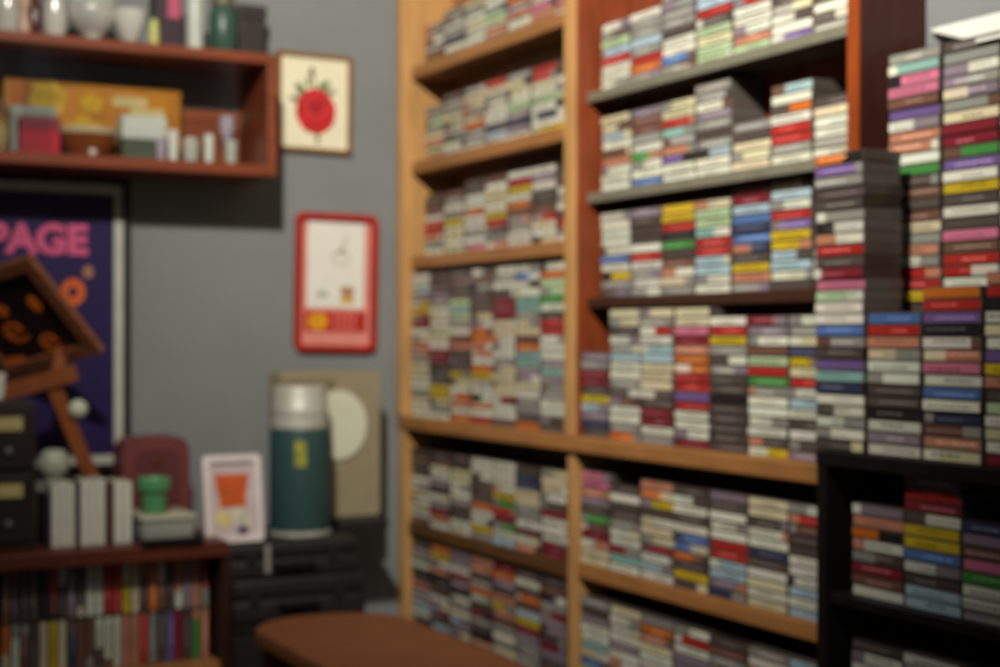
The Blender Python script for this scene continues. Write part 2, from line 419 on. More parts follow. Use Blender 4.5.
t.part('side_panel', bx(xr-.0, xr+.02, BY, 3.384, 0, bz-.032, bev=.002), M['cherryd'])
t.part('side_panel', bx(XL0, XL0+.02, BY, 3.384, 0, bz-.032, bev=.002), M['cherryd'])
t.part('back_panel', bx(XL0+.02, xr, 3.376, 3.384, 0, bz-.032), M['cherryd'])
for z in (z2, .38, .1): t.part('shelf', bx(XL0+.02, xr, BY+.01, 3.376, z-.02, z-.0003, bev=.002), M['pineh'] if z == z2 else M['cherryd'])

# ---------------------------------------------------------------- things on the low bookcase
def span(px0, px1, Y): return onY(px0, 400, Y).x, onY(px1, 400, Y).x
def zat(px, py, Y): return onY(px, py, Y).z
# small drawer box far left
x0, x1 = span(-45, 37, 3.05)
zt = zat(20, 402, 3.05)
t = Thing('drawer_box', 'dark brown desktop drawer box with cream label strips at left picture edge', 'drawer box', ((x0+x1)/2, 3.1, bz))
t.part('carcass', bx(x0, x1, 3.055, 3.15, bz+.0003, zt, bev=.004), flat('dark_brown_box', '#2a2019', .5, var=.2))
hgt = (zt-bz)
for k, (a, b) in enumerate(((.55, .95), (.06, .5))):
    dr = t.part('drawer', bx(x0+.012, x1-.008, 3.047, 3.055, bz+hgt*a, bz+hgt*b, bev=.002), flat('drawer_front', '#221a15', .5, var=.2))
    t.part('label_strip', bx(x0+.03, x1-.028, 3.0455, 3.0469, bz+hgt*(b-.14), bz+hgt*(b-.05)), flat('cream_label', '#b3a26a', .6), dr)
    kn = t.part('knob', lathe([(0, 0), (.008, 0), (.009, .004), (.006, .009), (0, .011)], 0, 0, 0, 16), flat('steel_knob', '#8a8580', .3, metal=.7), dr, smooth=True)
    kn.matrix_local = Matrix.Translation(Vector((x1-.055, 3.0468, bz+hgt*(a+.12)))-t.base) @ Matrix.Rotation(math.radians(90), 4, 'X') @ Matrix.Translation(t.base)
p = onY(0, 400, 3.12)
solid('cup', lathe([(0, 0), (.018, 0), (.022, .004), (.026, .055), (.024, .056), (.02, .006), (0, .005)], p.x-.014, 3.12, zt+.0003), flat('white_china', '#dcdad0', .25), 'small white china cup on top of the dark drawer box', 'cup', (p.x-.014, 3.12, zt), smooth=True)
# white slim books
wht, dk = flat('white_book_cover', '#c9c8b8', .55), flat('dark_book_cover', '#2b2228', .55)
brn = flat('brown_book_cover', '#4b3328', .55); pgs = flat('book_pages', '#d8d2bd', .8, wood=(200, 1, 1))
books = [(46, 51, dk, 'dark slim book at left end of the row of white books', .108), (52, 60, wht, 'first white slim book from left on the low bookcase', .128), (60.5, 68, wht, 'second white slim book from left on the low bookcase', .13), (68.5, 75, wht, 'third white slim book from left, beside a dark one', .127),
         (75.5, 80.5, dk, 'dark slim book between the two groups of white books', .131), (81, 89, wht, 'fourth white slim book from left, right of the dark book', .131), (89.5, 97, wht, 'fifth white slim book from left on the low bookcase', .129), (97.5, 105, wht, 'sixth white slim book from left, touching the brown one', .132),
         (105.5, 114, brn, 'brown slim book between white ones on the low bookcase', .126), (114.5, 123, wht, 'seventh white slim book from left, after the brown one', .126), (123.5, 132, wht, 'rightmost white slim book, next to the plastic tub', .124)]
for (a, b, m, lab, h) in books:
    x0, x1 = span(a, b, 3.06)
    t = Thing('book', lab, 'book', ((x0+x1)/2, 3.1, bz), 'slim books on the low bookcase')
    cov = bx(x0, x0+.0012, 3.06, 3.15, bz+.0003, bz+h)
    box(cov, x1-.0022, x1-.001, 3.06, 3.15, bz+.0003, bz+h); box(cov, x0, x1-.001, 3.0595, 3.0612, bz+.0003, bz+h)
    t.part('cover', cov, m); t.part('pages', bx(x0+.0013, x1-.0023, 3.0613, 3.147, bz+.002, bz+h-.003), pgs)
# pale vase behind the books
p = onY(54, 450, 3.22)
hv = p.z-bz
solid('vase', lathe([(0, 0), (.03, 0), (.036, .01), (.04, .05), (.034, .1), (.018, hv-.075), (.016, hv-.06), (.03, hv-.045), (.034, hv-.025), (.026, hv-.006), (.018, hv), (.014, hv-.004), (0, hv-.03)], p.x, 3.22, bz+.0003), flat('pale_celadon', '#a3ab95', .3, var=.15),
      'pale green ceramic vase behind the white books', 'vase', (p.x, 3.22, bz), smooth=True)
# plastic tub with green tumbler on it
x0, x1 = span(136, 205, 3.05)
zt = zat(170, 513, 3.05)
frost = flat('frosted_plastic', '#a3a39a', .3, var=.06)
frost.node_tree.nodes['Principled BSDF'].inputs['Transmission Weight'].default_value = .25
t = Thing('tray', 'shallow black tray under the frosted plastic tub', 'tray', ((x0+x1)/2, 3.1, bz))
tx0, tx1 = span(141, 202, 3.0)
tb = bx(tx0, tx1, 2.985, 3.2, bz+.0003, bz+.004); t.part('base', tb, M['black'])
rm = bx(tx0, tx1, 2.985, 2.989, bz+.0042, bz+.014); box(rm, tx0, tx1, 3.196, 3.2, bz+.0042, bz+.014); box(rm, tx0, tx0+.004, 2.9892, 3.1958, bz+.0042, bz+.014); box(rm, tx1-.004, tx1, 2.9892, 3.1958, bz+.0042, bz+.014)
t.part('rim', rm, M['black'])
x0 = max(x0, tx0+.006); x1 = min(x1, tx1-.006)
t = Thing('plastic_tub', 'frosted grey plastic tub with lid, below the green tumbler', 'tub', ((x0+x1)/2, 3.1, bz+.0043))
t.part('body', bx(x0+.004, x1-.004, 3.02, 3.15, bz+.0043, zt-.012, bev=.006, seg=3), frost, smooth=True)
t.part('lid', bx(x0, x1, 3.015, 3.155, zt-.0115, zt, bev=.003), flat('pale_plastic_lid', '#b0ad96', .35), smooth=True)
p = onY(149, 513, 3.06); hh = zat(149, 478, 3.06)-zt
solid('tumbler', lathe([(0, 0), (.022, 0), (.024, .003), (.026, hh*.62), (.033, hh*.68), (.034, hh*.97), (.032, hh), (.030, hh*.97), (.022, .006), (0, .005)], max(p.x, x0+.036), 3.06, zt+.0003), flat('mint_green_plastic', '#548f60', .4),
      'mint green plastic tumbler standing on the frosted tub', 'tumbler', (max(p.x, x0+.036), 3.06, zt), smooth=True)
# maroon rounded case
x0, x1 = span(123, 190, 3.27)
zt = zat(160, 437, 3.27); w = x1-x0; h = zt-bz-.0005; o = Vector(((x0+x1)/2, 3.27, bz+.0005+h/2))
mar, mard = flat('maroon_leather', '#6a3533', .5, var=.1, bump=.2), flat('dark_maroon_leather', '#5a2c2b', .5)
t = Thing('vanity_case', 'maroon rounded leather case standing behind the green tumbler', 'case', (o.x, 3.3, bz))
bm = prism(rrect(w, h, .035, 8), Vector((o.x, 3.36, o.z)), EX, EZ, EN, .09)
t.part('body', bm, mar, smooth=True)
t.part('front_panel', prism(rrect(w*.66, h*.72, .022, 6), o+Vector((0, -.0002, 0)), EX, EZ, EN, .003), mard, smooth=True)
bm = prism(rrect(w*.98, h*.98, .035, 8), Vector((o.x+.012, 3.383, o.z)), EX, EZ, EN, .0225); t.part('back_shell', bm, flat('deep_maroon', '#4b2426', .5), smooth=True)
t.part('latch', bx(o.x-.012, o.x+.012, 3.262, 3.2668, zt-.06, zt-.045, bev=.001), flat('brass_latch', '#6a4438', .35, metal=.5))

# ---------------------------------------------------------------- black cases and what stands on them
BK = 3.06
xk0, xk1 = xr+.023, onY(366, 560, BK).x
zk = zat(300, 541, BK); zk2 = zat(300, 577, BK); zk3 = zat(300, 622, BK)
t = Thing('cabinet', 'low black cabinet under the two black cases', 'cabinet', ((xk0+xk1)/2, 3.22, 0))
t.part('carcass', bx(xk0, xk1+.005, BK, 3.384, 0, zk3-.0005, bev=.004), M['black'])
for a, b in ((xk0+.01, (xk0+xk1)/2-.002), ((xk0+xk1)/2+.002, xk1-.005)):
    d = t.part('door', bx(a, b, BK-.012, BK-.0003, .05, zk3-.02, bev=.002), M['blackl'])
    hx = b-.02 if a < xk0+.02 else a+.02
    t.part('handle', bx(hx-.004, hx+.004, BK-.024, BK-.0123, zk3-.16, zk3-.08, bev=.002), flat('dark_steel', '#3a3838', .3, metal=.8), d)
def hardcase(xa, xb, za, zb, lab, tagged):
    t = Thing('hard_case', lab, 'case', ((xa+xb)/2, 3.2, za), 'black hard cases')
    mid = za+(zb-za)*.55
    t.part('bottom_shell', bx(xa, xb, BK+.008, 3.36, za+.0003, mid-.001, bev=.009, seg=3), M['blackl'], smooth=True)
    t.part('lid', bx(xa+.001, xb-.001, BK+.009, 3.359, mid+.001, zb, bev=.009, seg=3), M['blackl'], smooth=True)
    st = flat('case_seam', '#0d0c0c', .4)
    t.part('seam_band', bx(xa+.006, xb-.006, BK+.014, 3.352, mid-.004, mid+.004), st)
    for q in (.2, .8):
        xx = xa+(xb-xa)*q
        t.part('latch', bx(xx-.01, xx+.01, BK+.003, BK+.0078, mid-.012, mid+.012, bev=.0015), flat('dark_latch', '#35302f', .35, metal=.6))
    xm = (xa+xb)/2
    hb = bx(xm-.045, xm+.045, BK-.012, BK-.004, mid-.016, mid-.008); box(hb, xm-.045, xm-.037, BK-.004, BK+.009, mid-.016, mid-.008); box(hb, xm+.037, xm+.045, BK-.004, BK+.009, mid-.016, mid-.008)
    t.part('handle', hb, M['black'])
    if tagged:
        px = onY(268, 555, BK).x
        t.part('tag', bx(px-.006, px+.006, BK+.0005, BK+.0027, mid-.03, zb-.004, bev=.001), flat('pale_tag', '#8b8780', .5), label='pale hanging tag')
hardcase(xk0+.004, xk1+.004, zk3, zk2, 'lower black hard case lying on the low black cabinet', False)
hardcase(xk0+.0, xk1-.012, zk2, zk, 'upper black hard case carrying the thermos flask and a pale tag', True)
# wedge book under the beige box
x0, x1 = span(336, 384, 3.2)
za = zk; zb = zat(350, 519, 3.2)
x1 = min(x1, 1.50)
solid('book', bx(x0, x1, 3.17, 3.36, za+.0003, zb, bev=.003), M['blackl'], 'thick black book lying beneath the beige box with the pale disc', 'book', ((x0+x1)/2, 3.3, za))
# beige box with disc
x0, x1 = span(281, 380, 3.25)
zt = zat(340, 371, 3.25)
bg, bgd = flat('beige_cardboard', '#867b60', .65, var=.06), flat('beige_edge', '#756a52', .65)
x1 = min(x1, 1.49)
t = Thing('clock_radio', 'beige upright box with a round pale disc on its face, behind the thermos', 'box', ((x0+x1)/2, 3.3, zb))
w, h = x1-x0, zt-zb-.0005
t.part('body', prism(rrect(w, h, .008, 4), Vector(((x0+x1)/2, 3.33, zb+.0005+h/2)), EX, EZ, EN, .08), bg, smooth=True)
dc = onY(338, 425, 3.25)
t.part('disc', prism(ell(.070, .080, 0, 0, 48), Vector((dc.x, 3.2498, dc.z)), EX, EZ, EN, .006), flat('pale_disc', '#bfbea8', .45, var=.04), smooth=True, label='pale cream round disc')
t.part('top_ridge', bx(x0+.006, x0+.13, 3.243, 3.2498, zt-.035, zt-.012, bev=.003), bgd)
# thermos
pt = onY(300, 535, 3.16); R = (span(271, 329, 3.16)[1]-span(271, 329, 3.16)[0])/2
hz = zat(300, 386, 3.16)-zk
steel = flat('brushed_steel', '#b5b3a6', .5, metal=.35, var=.1); grn = flat('hammered_green_enamel', '#2a4341', .4, var=.12, scale=90, spec=.5)
t = Thing('thermos_flask', 'large dark green thermos flask with silver cap on the black case', 'thermos', (pt.x, 3.16, zk))
bh = hz*.715
t.part('body', lathe([(0, 0), (R*.94, 0), (R*.97, .004), (R, .012), (R, bh-.01), (R*.97, bh), (R*.9, bh+.0005), (0, bh+.0005)], pt.x, 3.16, zk+.0004, 48), grn, smooth=True)
t.part('base_ring', lathe([(R*1.0005, .002), (R*1.015, .003), (R*1.015, .012), (R*1.0005, .013)], pt.x, 3.16, zk+.0004, 48), steel, smooth=True)
t.part('collar', lathe([(R*.9, bh+.001), (R*.93, bh+.002), (R*.93, bh+.022), (R*.88, bh+.026), (R*.8, bh+.026)], pt.x, 3.16, zk+.0004, 48), steel, smooth=True)
t.part('cap', lathe([(R*.8, bh+.0265), (R*.9, bh+.0275), (R*.91, bh+.032), (R*.91, bh+.05), (R*.89, bh+.053), (R*.89, hz-.008), (R*.87, hz-.002), (R*.83, hz), (0, hz)], pt.x, 3.16, zk+.0004, 48), steel, smooth=True)
em = bmesh.new(); n = 6; zz0, zz1 = zk+bh*.66, zk+bh*.9
dirc = math.atan2(-3.16, -pt.x)+.02
rows = []
for z_ in (zz0, (zz0+zz1)/2, zz1):
    rows.append([em.verts.new((pt.x+(R+.0006)*math.cos(dirc+a*.045), 3.16+(R+.0006)*math.sin(dirc+a*.045), z_)) for a in (-4, -2, 0, 2, 4)])
for a, b in zip(rows, rows[1:]):
    for i in range(4): em.faces.new((a[i], a[i+1], b[i+1], b[i]))
t.part('emblem', em, flat('yellow_green_emblem', '#8a8a32', .5, var=.5, scale=45), label='yellow green emblem')
# white picture frame with orange print
fo = onY(233, 545, 3.09); x0, x1 = span(204, 262, 3.09)
zb_ = zk+.0008; zt = zat(233, 456, 3.09); w, h = x1-x0, zt-zb_
xc = max((x0+x1)/2, xk0+.02)
th = math.radians(9); ez = Vector((0, math.sin(th), math.cos(th))); en = Vector((0, -math.cos(th), math.sin(th)))
o = Vector((xc, 3.085, zb_+.002))+ez*(h/2)
t = Thing('picture_frame', 'small white picture frame with an orange print, beside the thermos', 'picture frame', (xc, 3.09, zk))
wf = flat('white_frame_plastic', '#cfc4c0', .4)
t.part('frame', ring(rrect(w, h, .01, 5), rrect(w*.78, h*.84, .004, 5), o, EX, ez, en, .012), wf, smooth=True)
pr = t.part('print', prism(rrect(w*.785, h*.845, .004, 4), o, EX, ez, en, .004), flat('mauve_white_print', '#b7a7a6', .5))
t.part('orange_shape', prism([(-.033*w/.12, .028), (-.027*w/.12, .0), (-.028*w/.12, -.018), (.028*w/.12, -.018), (.027*w/.12, .0), (.036*w/.12, .052), (-.036*w/.12, .052)], o+en*.0042, EX, ez, en, .0008), flat('orange_print', '#b8501a', .5, var=.2), pr)
for (a, b, r_, c) in ((-.022, -.042, .018, '#c9b878'), (.008, -.036, .017, '#c8c3ac'), (.026, -.045, .014, '#bdb9a2'), (.02, -.07, .012, '#4a3a4a')):
    t.part('printed_flower', prism(ell(r_, r_, a, b, 20, .08), o+en*.0043, EX, ez, en, .0009), flat('printed_flower_ink', c, .5), pr)
t.part('easel_back', bar(o+Vector((0, .012, 0))-ez*(.3*h), Vector((xc, 3.15, zb_+.003)), .03, .003), wf)

# ---------------------------------------------------------------- poster
PY = 3.385
x0, x1 = .30, onY(130, 300, PY).x
zt, zb = zat(120, 179, PY), zat(120, 470, PY)
w, h = x1-x0, zt-zb; o = Vector(((x0+x1)/2, 3.3995, (zt+zb)/2))
t = Thing('framed_poster', 'large dark purple poster with pink lettering in a silver and black frame', 'poster', (o.x, 3.39, zb))
def rect(w, h): return [(w/2, h/2), (-w/2, h/2), (-w/2, -h/2), (w/2, -h/2)]
fr = t.part('frame', ring(rect(w, h), rect(w-.03, h-.03), o, EX, EZ, EN, .022), M['black'])
t.part('mat_border', ring(rect(w-.0305, h-.0305), rect(w-.07, h-.07), o, EX, EZ, EN, .014), flat('silver_mat', '#b4b2a5', .45))
pp = t.part('print', prism(rect(w-.0705, h-.0705), o, EX, EZ, EN, .010), flat('purple_print', '#1c0e42', .5, var=.15))
yp = 3.389
a = onY(-14, 252, yp); b = onY(88, 252, yp)
tb = text_bm('PAGE', .088, Vector((0, 0, 0)), EX, EZ, EN, .001, 1, .004)
wx = max(v.co.x for v in tb.verts)-min(v.co.x for v in tb.verts); mx = min(v.co.x for v in tb.verts)
s = (b.x-a.x)/wx
for v in tb.verts: v.co = Vector((a.x+(v.co.x-mx)*s, yp+v.co.y*1.0, a.z+.002+v.co.z))
t.part('lettering', tb, flat('pink_ink', '#c8527a', .5), pp, label='pink capital lettering')
oc = onY(73, 292, yp)
og = flat('orange_ink', '#c85a18', .5, var=.15)
t.part('letter', ring(ell(.027, .03, 0, 0, 28), ell(.010, .012, 0, 0, 28), Vector((oc.x, yp, oc.z)), EX, EZ, EN, .001), og, pp, label='orange curly letter')
oc = onY(88, 272, yp)
t.part('printed_spot', prism(ell(.012, .014), Vector((oc.x, yp, oc.z)), EX, EZ, EN, .001), flat('dull_orange_ink', '#9a6a54', .5), pp)

# ---------------------------------------------------------------- tilted wooden sign on a leg
fwd = Vector((SN, CS, 0)); rgt = Vector((CS, -SN, 0)); upv = Vector((0, 0, 1))
K = 3.12/1500
A = onY(105, 348, 3.17)
e1 = (rgt*-98-upv*24*1.0+fwd*45)*K
e1 = (rgt*-98+upv*-24+fwd*45)*K
e2 = (rgt*-68+upv*88+fwd*-60)*K
e2 = e2-e1.normalized()*e2.dot(e1.normalized())
L1_, L2_ = e1.length*1.18, e2.length
ux, uy = -e1.normalized(), e2.normalized(); un = ux.cross(uy).normalized()
if un.dot(fwd) > 0: un = -un
o = A-ux*(L1_/2)+uy*(L2_/2)
t = Thing('wooden_sign', 'tilted wooden framed sign with orange lettering on a slanted leg before the poster', 'sign', (o.x, 3.2, bz))
wd, wdl = mat('sign_frame_wood', '#7e4c30', .5, var=.2, scale=14, wood=(.6, 3, 3)), mat('sign_leg_wood', '#7a4018', .45, var=.2, scale=14, wood=(3, 3, .6))
t.part('frame', ring(rect(L1_, L2_), rect(L1_-.056, L2_-.056), o, ux, uy, un, .016), wd)
pn = t.part('panel', prism(rect(L1_-.055, L2_-.055), o, ux, uy, un, .006), flat('dark_sign_panel', '#2a1a1c', .5, var=.3))
def on_sign(px, py):
    d = fwd+rgt*((px-500)/1500)+upv*((333.5-py)/1500); c0 = Vector((0, 0, H))
    return c0+d*((o-c0).dot(un)/d.dot(un))+un*.0062
lets = []
for (px_, py_, sz) in ((17, 331, .115), (52, 341, .10)):
    g_ = text_bm('e', sz, on_sign(px_, py_), ux, uy, un, .0012, 1.1, .0)
    cen = sum((v.co for v in g_.verts), Vector())/len(g_.verts)
    bmesh.ops.translate(g_, verts=g_.verts[:], vec=on_sign(px_, py_)-cen); lets.append(g_)
for (px_, py_, rx_, ry_) in ((36, 302, .013, .02), (3, 309, .014, .016), (14, 360, .034, .012)):
    lets.append(prism(ell(rx_, ry_, 0, 0), on_sign(px_, py_), ux, uy, un, .0012))
og2 = flat('bright_orange_ink', '#e8741a', .5, var=.15)
for g_ in lets: t.part('letter', g_, og2, pn, label='orange curly letter stroke')
lt = onY(52, 384, 3.2); lb = onY(88, 470, 3.2); lb2 = lb+(lb-lt).normalized()*((lb.z-bz-.006)/max(.01, -(lb-lt).normalized().z))
t.part('ledge', bar(onY(2, 392, 3.2), onY(76, 372, 3.19), .034, .03), wdl)
t.part('leg', bar(lt, lb2, .03, .018), wdl)
bp_ = A-ux*(L1_*.36)+uy*.012-un*.007
t.part('back_post', bar(bp_, bp_+uy*(L2_*.6), .03, .012, un), wdl)
t.part('bracket', bar(lt+(lb-lt).normalized()*.01, bp_+uy*.02-un*.004, .024, .01), wdl)
print('bracket', lt, bp_, (lt-o).dot(un))
kc = onY(78, 409, 3.185)
t.part('knob', lathe([(0, -.02)]+[(.02*math.sin(a_*math.pi/10), -.02*math.cos(a_*math.pi/10)) for a_ in range(1, 10)]+[(0, .02)], kc.x, 3.185, kc.z, 20), flat('pale_knob', '#b9bda6', .35), smooth=True, label='pale greenish white knob')
t.part('foot', bx(lb2.x-.03, lb2.x+.03, lb2.y-.02, lb2.y+.02, bz+.0004, bz+.008, bev=.002), wdl)

# ---------------------------------------------------------------- rose picture
FY = 3.385
a, b = onY(277.5, 50, FY), onY(352, 154, FY)
o = Vector(((a.x+b.x)/2, 3.3995, (a.z+b.z)/2)); w, h = b.x-a.x, a.z-b.z
t = Thing('rose_picture', 'framed picture of a red rose on cream paper, right of the wall shelf', 'picture', (o.x, 3.39, b.z))
tl = math.radians(-.6); ex = Vector((math.cos(tl), 0, math.sin(tl))); ez = Vector((-math.sin(tl), 0, math.cos(tl)))
t.part('frame', ring(rect(w, h), rect(w-.018, h-.018), o, ex, ez, EN, .016), mat('rose_frame_wood', '#7a5528', .45, var=.2))
pp = t.part('print', prism(rect(w-.0185, h-.0185), o, ex, ez, EN, .008), flat('cream_paper', '#d6ceb0', .6, var=.04))
q = o+EN*.0081; gr = flat('leaf_ink', '#5c7044', .5, var=.3); rd, rdd, rdl = flat('rose_red_ink', '#b01e22', .5, var=.2), flat('rose_dark_ink', '#500a12', .5), flat('rose_bright_ink', '#c93a38', .5)
def leaf(cx, cy, l, wd_, ang):
    pts = []
    for i in range(20):
        tt = 2*math.pi*i/20; xx = l*math.cos(tt); yy = wd_*math.sin(tt)*(1-.35*math.cos(tt))
        pts.append((cx+xx*math.cos(ang)-yy*math.sin(ang), cy+xx*math.sin(ang)+yy*math.cos(ang)))
    return pts
cx, cy = .004, -.02
t.part('printed_stem', join(prism([(cx-.003, cy+.02), (cx+.002, cy+.02), (cx-.006, .085), (cx-.011, .085)], q, ex, ez, EN, .0004), prism([(cx+.004, cy-.03), (cx+.008, cy-.03), (cx+.004, -.098), (cx, -.098)], q, ex, ez, EN, .0004)), gr, pp)
for lf in ((-.036, .03, .02, .01, 2.2), (-.05, .006, .014, .007, 2.9), (.026, .044, .018, .009, .6), (.044, .03, .014, .006, .2), (-.016, .05, .012, .006, 1.9), (.01, -.085, .014, .004, -1.2)):
    t.part('printed_leaf', prism(leaf(*lf), q, ex, ez, EN, .0005), gr, pp)
t.part('printed_bud', prism(leaf(-.008, .074, .011, .006, 1.6), q, ex, ez, EN, .0007), rdd, pp)
rs = t.part('printed_rose', prism(ell(.051, .055, cx, cy, 48, .014, 8), q, ex, ez, EN, .0009), rd, pp)
for (dx, dy, r1, r2, m) in ((0, .008, .036, .029, rdd), (0, .010, .026, .021, rdl), (.002, .012, .019, .013, rdd), (.003, .015, .009, .007, rd)):
    k = .001+.0002*(.03-r1)/.006
    t.part('printed_petal', ring(ell(r1, r1*.9, cx+dx, cy+dy, 32, .06, 3), ell(r2, r2*.9, cx+dx, cy+dy, 32, .06, 3), q, ex, ez, EN, k), m, rs)

# ---------------------------------------------------------------- red tray-like sign
a, b = onY(296, 212, FY), onY(377, 351, FY)
o = Vector(((a.x+b.x)/2, 3.3995, (a.z+b.z)/2)); w, h = b.x-a.x, a.z-b.z
t = Thing('wall_sign', 'red rimmed rounded sign with a white face, below the rose picture', 'sign', (o.x, 3.39, b.z))
tl = math.radians(-1.0); ex = Vector((math.cos(tl), 0, math.sin(tl))); ez = Vector((-math.sin(tl), 0, math.cos(tl)))
red = flat('red_enamel', '#9a2118', .35, var=.1, spec=.5)
t.part('rim', ring(rrect(w, h, .02, 8), rrect(w-.028, h-.028, .012, 8), o, ex, ez, EN, .018), red, smooth=True)
fc = t.part('face', prism(rrect(w-.0285, h-.0285, .012, 8), o, ex, ez, EN, .006), flat('pink_tin', '#c97f72', .4), smooth=True)
q = o+EN*.0061
t.part('white_field', prism(rrect(w-.062, h*.62, .004, 3, 0, h*.125), q, ex, ez, EN, .0004), flat('white_tin', '#d3d0c6', .4, var=.03), fc)
t.part('red_band', prism(rect(w-.05, h*.15), q-ez*(h*.285), ex, ez, EN, .0004), flat('red_tin', '#a8231c', .4), fc)
q2 = o+EN*.0066
t.part('emblem', prism(ell(.026, .022, -.045, -h*.285, 28, .06, 7), q2, ex, ez, EN, .0004), flat('yellow_tin', '#c78a1e', .4, var=.25), fc, label='round yellow emblem')
bl = bmesh.new(); bl.free()
pl = flat('pale_red_letter', '#c9685e', .5)
bars = [(.0+.016*i, -h*.285+.011, .011, .014) for i in range(4)]+[(.0+.016*i, -h*.285-.010, .011, .012) for i in range(4)]
bm = prism(rect(.011, .014), q2+ex*bars[0][0]+ez*bars[0][1], ex, ez, EN, .0004)
for (aa, bb, ww, hh) in bars[1:]: bm = join(bm, prism(rect(ww, hh), q2+ex*aa+ez*bb, ex, ez, EN, .0004))
t.part('printed_mark', bm, pl, fc, label='pale blurred printing')
grk = flat('pale_grey_ink', '#b9b5a6', .5)
t.part('printed_drawing', join(ring(ell(.026, .018, .012, .06, 24), ell(.019, .011, .012, .06, 24), q2, ex, ez, EN, .0003), prism(leaf(.02, .092, .03, .005, 1.2), q2, ex, ez, EN, .0003)), grk, fc, label='faint grey swirl drawing')
t.part('printed_drawing', prism(ell(.016, .009, -.035, -.03), q2, ex, ez, EN, .0003), flat('grey_green_ink', '#a5a898', .5), fc, label='small grey drawing')
t.part('printed_drawing', join(prism(ell(.02, .010, .03, -.018), q2, ex, ez, EN, .0003), prism(rect(.03, .01), q2+ex*.03-ez*.03, ex, ez, EN, .0003)), flat('tan_ink', '#a9825c', .5), fc, label='small tan drawing')
t.part('printed_drawing', prism(ell(.021, .008, .03, -.043), q2, ex, ez, EN, .0003), flat('mustard_ink', '#c09a35', .5), fc, label='small mustard drawing')

# ---------------------------------------------------------------- wall shelf with glass front
WY = 3.2
xs1 = onY(277, 100, WY).x; xs0 = .20
zt1, zt0 = zc(.625), zc(.602); zb1, zb0 = zc(.377), zc(.352)
t = Thing('wall_shelf', 'reddish wooden wall cabinet with sliding glass front and curios inside', 'shelf', ((xs0+xs1)/2, 3.3, zb0))
t.part('top_board', bx(xs0, xs1, WY, 3.3995, zt0, zt1-.0003, bev=.002), M['cherry'])
t.part('bottom_board', bx(xs0, xs1, WY, 3.3995, zb0, zb1-.0003, bev=.002), M['cherry'])
t.part('side_panel', bx(xs1-.02, xs1, WY, 3.3995, zb1-.0003, zt0, bev=.0015), M['cherry'])
t.part('side_panel', bx(xs0, xs0+.02, WY, 3.3995, zb1-.0003, zt0, bev=.0015), M['cherry'])
xm = .62
t.part('glass_pane', bx(xs0+.02, xm+.03, WY+.012, WY+.015, zb1, zt0-.001), M['glass'])
t.part('glass_pane', bx(xm-.03, xs1-.02, WY+.006, WY+.009, zb1, zt0-.001), M['glass'])
def bxy(px0, px1, py_top, Yf, depth, zbase): # box extents from a front plane
    x0, x1 = span(px0, px1, Yf); return x0, x1, Yf, Yf+depth, zbase+.0003, zat((px0+px1)/2, py_top, Yf)
# golden box
x0, x1, y0, y1, z0, z1_ = bxy(4, 181, 84, 3.335, .055, zb1)
t = Thing('biscuit_box', 'wide golden orange box with ornaments at the back of the wall cabinet', 'box', ((x0+x1)/2, 3.36, zb1))
bd = t.part('body', bx(x0, x1, y0, y1, z0, z1_, bev=.002), flat('golden_orange_box', '#b8741e', .45, var=.2, scale=14))
o = Vector(((x0+x1)/2, y0-.0002, (z0+z1_)/2)); w = x1-x0; h = z1_-z0
yl, crm, rdb = flat('gold_ornament', '#c99b1e', .45, var=.3, scale=40), flat('cream_lettering', '#c9b27a', .5, var=.15), flat('orange_panel', '#a85a16', .5, var=.15)
t.part('ornament', prism(rect(w*.18, h*.9), o-EX*(w*.38), EX, EZ, EN, .0004), rdb, bd)
t.part('ornament', prism(ell(w*.1, h*.22, -w*.26, h*.28, 30, .12, 6), o, EX, EZ, EN, .0005), yl, bd)
t.part('ornament', prism(ell(w*.09, h*.18, -w*.06, -h*.1, 30, .15, 5), o, EX, EZ, EN, .0005), yl, bd)
t.part('ornament', prism(ell(w*.06, h*.12, -w*.02, h*.25, 30, .15, 5), o, EX, EZ, EN, .0005), yl, bd)
bm = prism(rect(w*.2, h*.13), o+EX*(w*.2)+EZ*(h*.3), EX, EZ, EN, .0005)
for (a_, b_, ww, hh) in ((.3, .16, .2, .13), (.33, .02, .18, .1), (.25, -.1, .12, .08)): bm = join(bm, prism(rect(w*ww, h*hh), o+EX*(w*a_)+EZ*(h*b_), EX, EZ, EN, .0005))
t.part('printed_band', bm, crm, bd, label='cream blurred lettering bands')
# brown box
x0, x1, y0, y1, z0, z1_ = bxy(184, 240, 111, 3.33, .06, zb1)
t = Thing('box', 'reddish brown box at the right end inside the wall cabinet', 'box', ((x0+x1)/2, 3.36, zb1))
t.part('body', bx(x0, x1, y0, y1, z0, z1_-.025, bev=.002), flat('red_brown_box', '#7c3a1c', .5)); t.part('lid', bx(x0-.002, x1+.002, y0-.002, y1+.002, z1_-.0248, z1_, bev=.002), flat('red_brown_lid', '#86421f', .5))
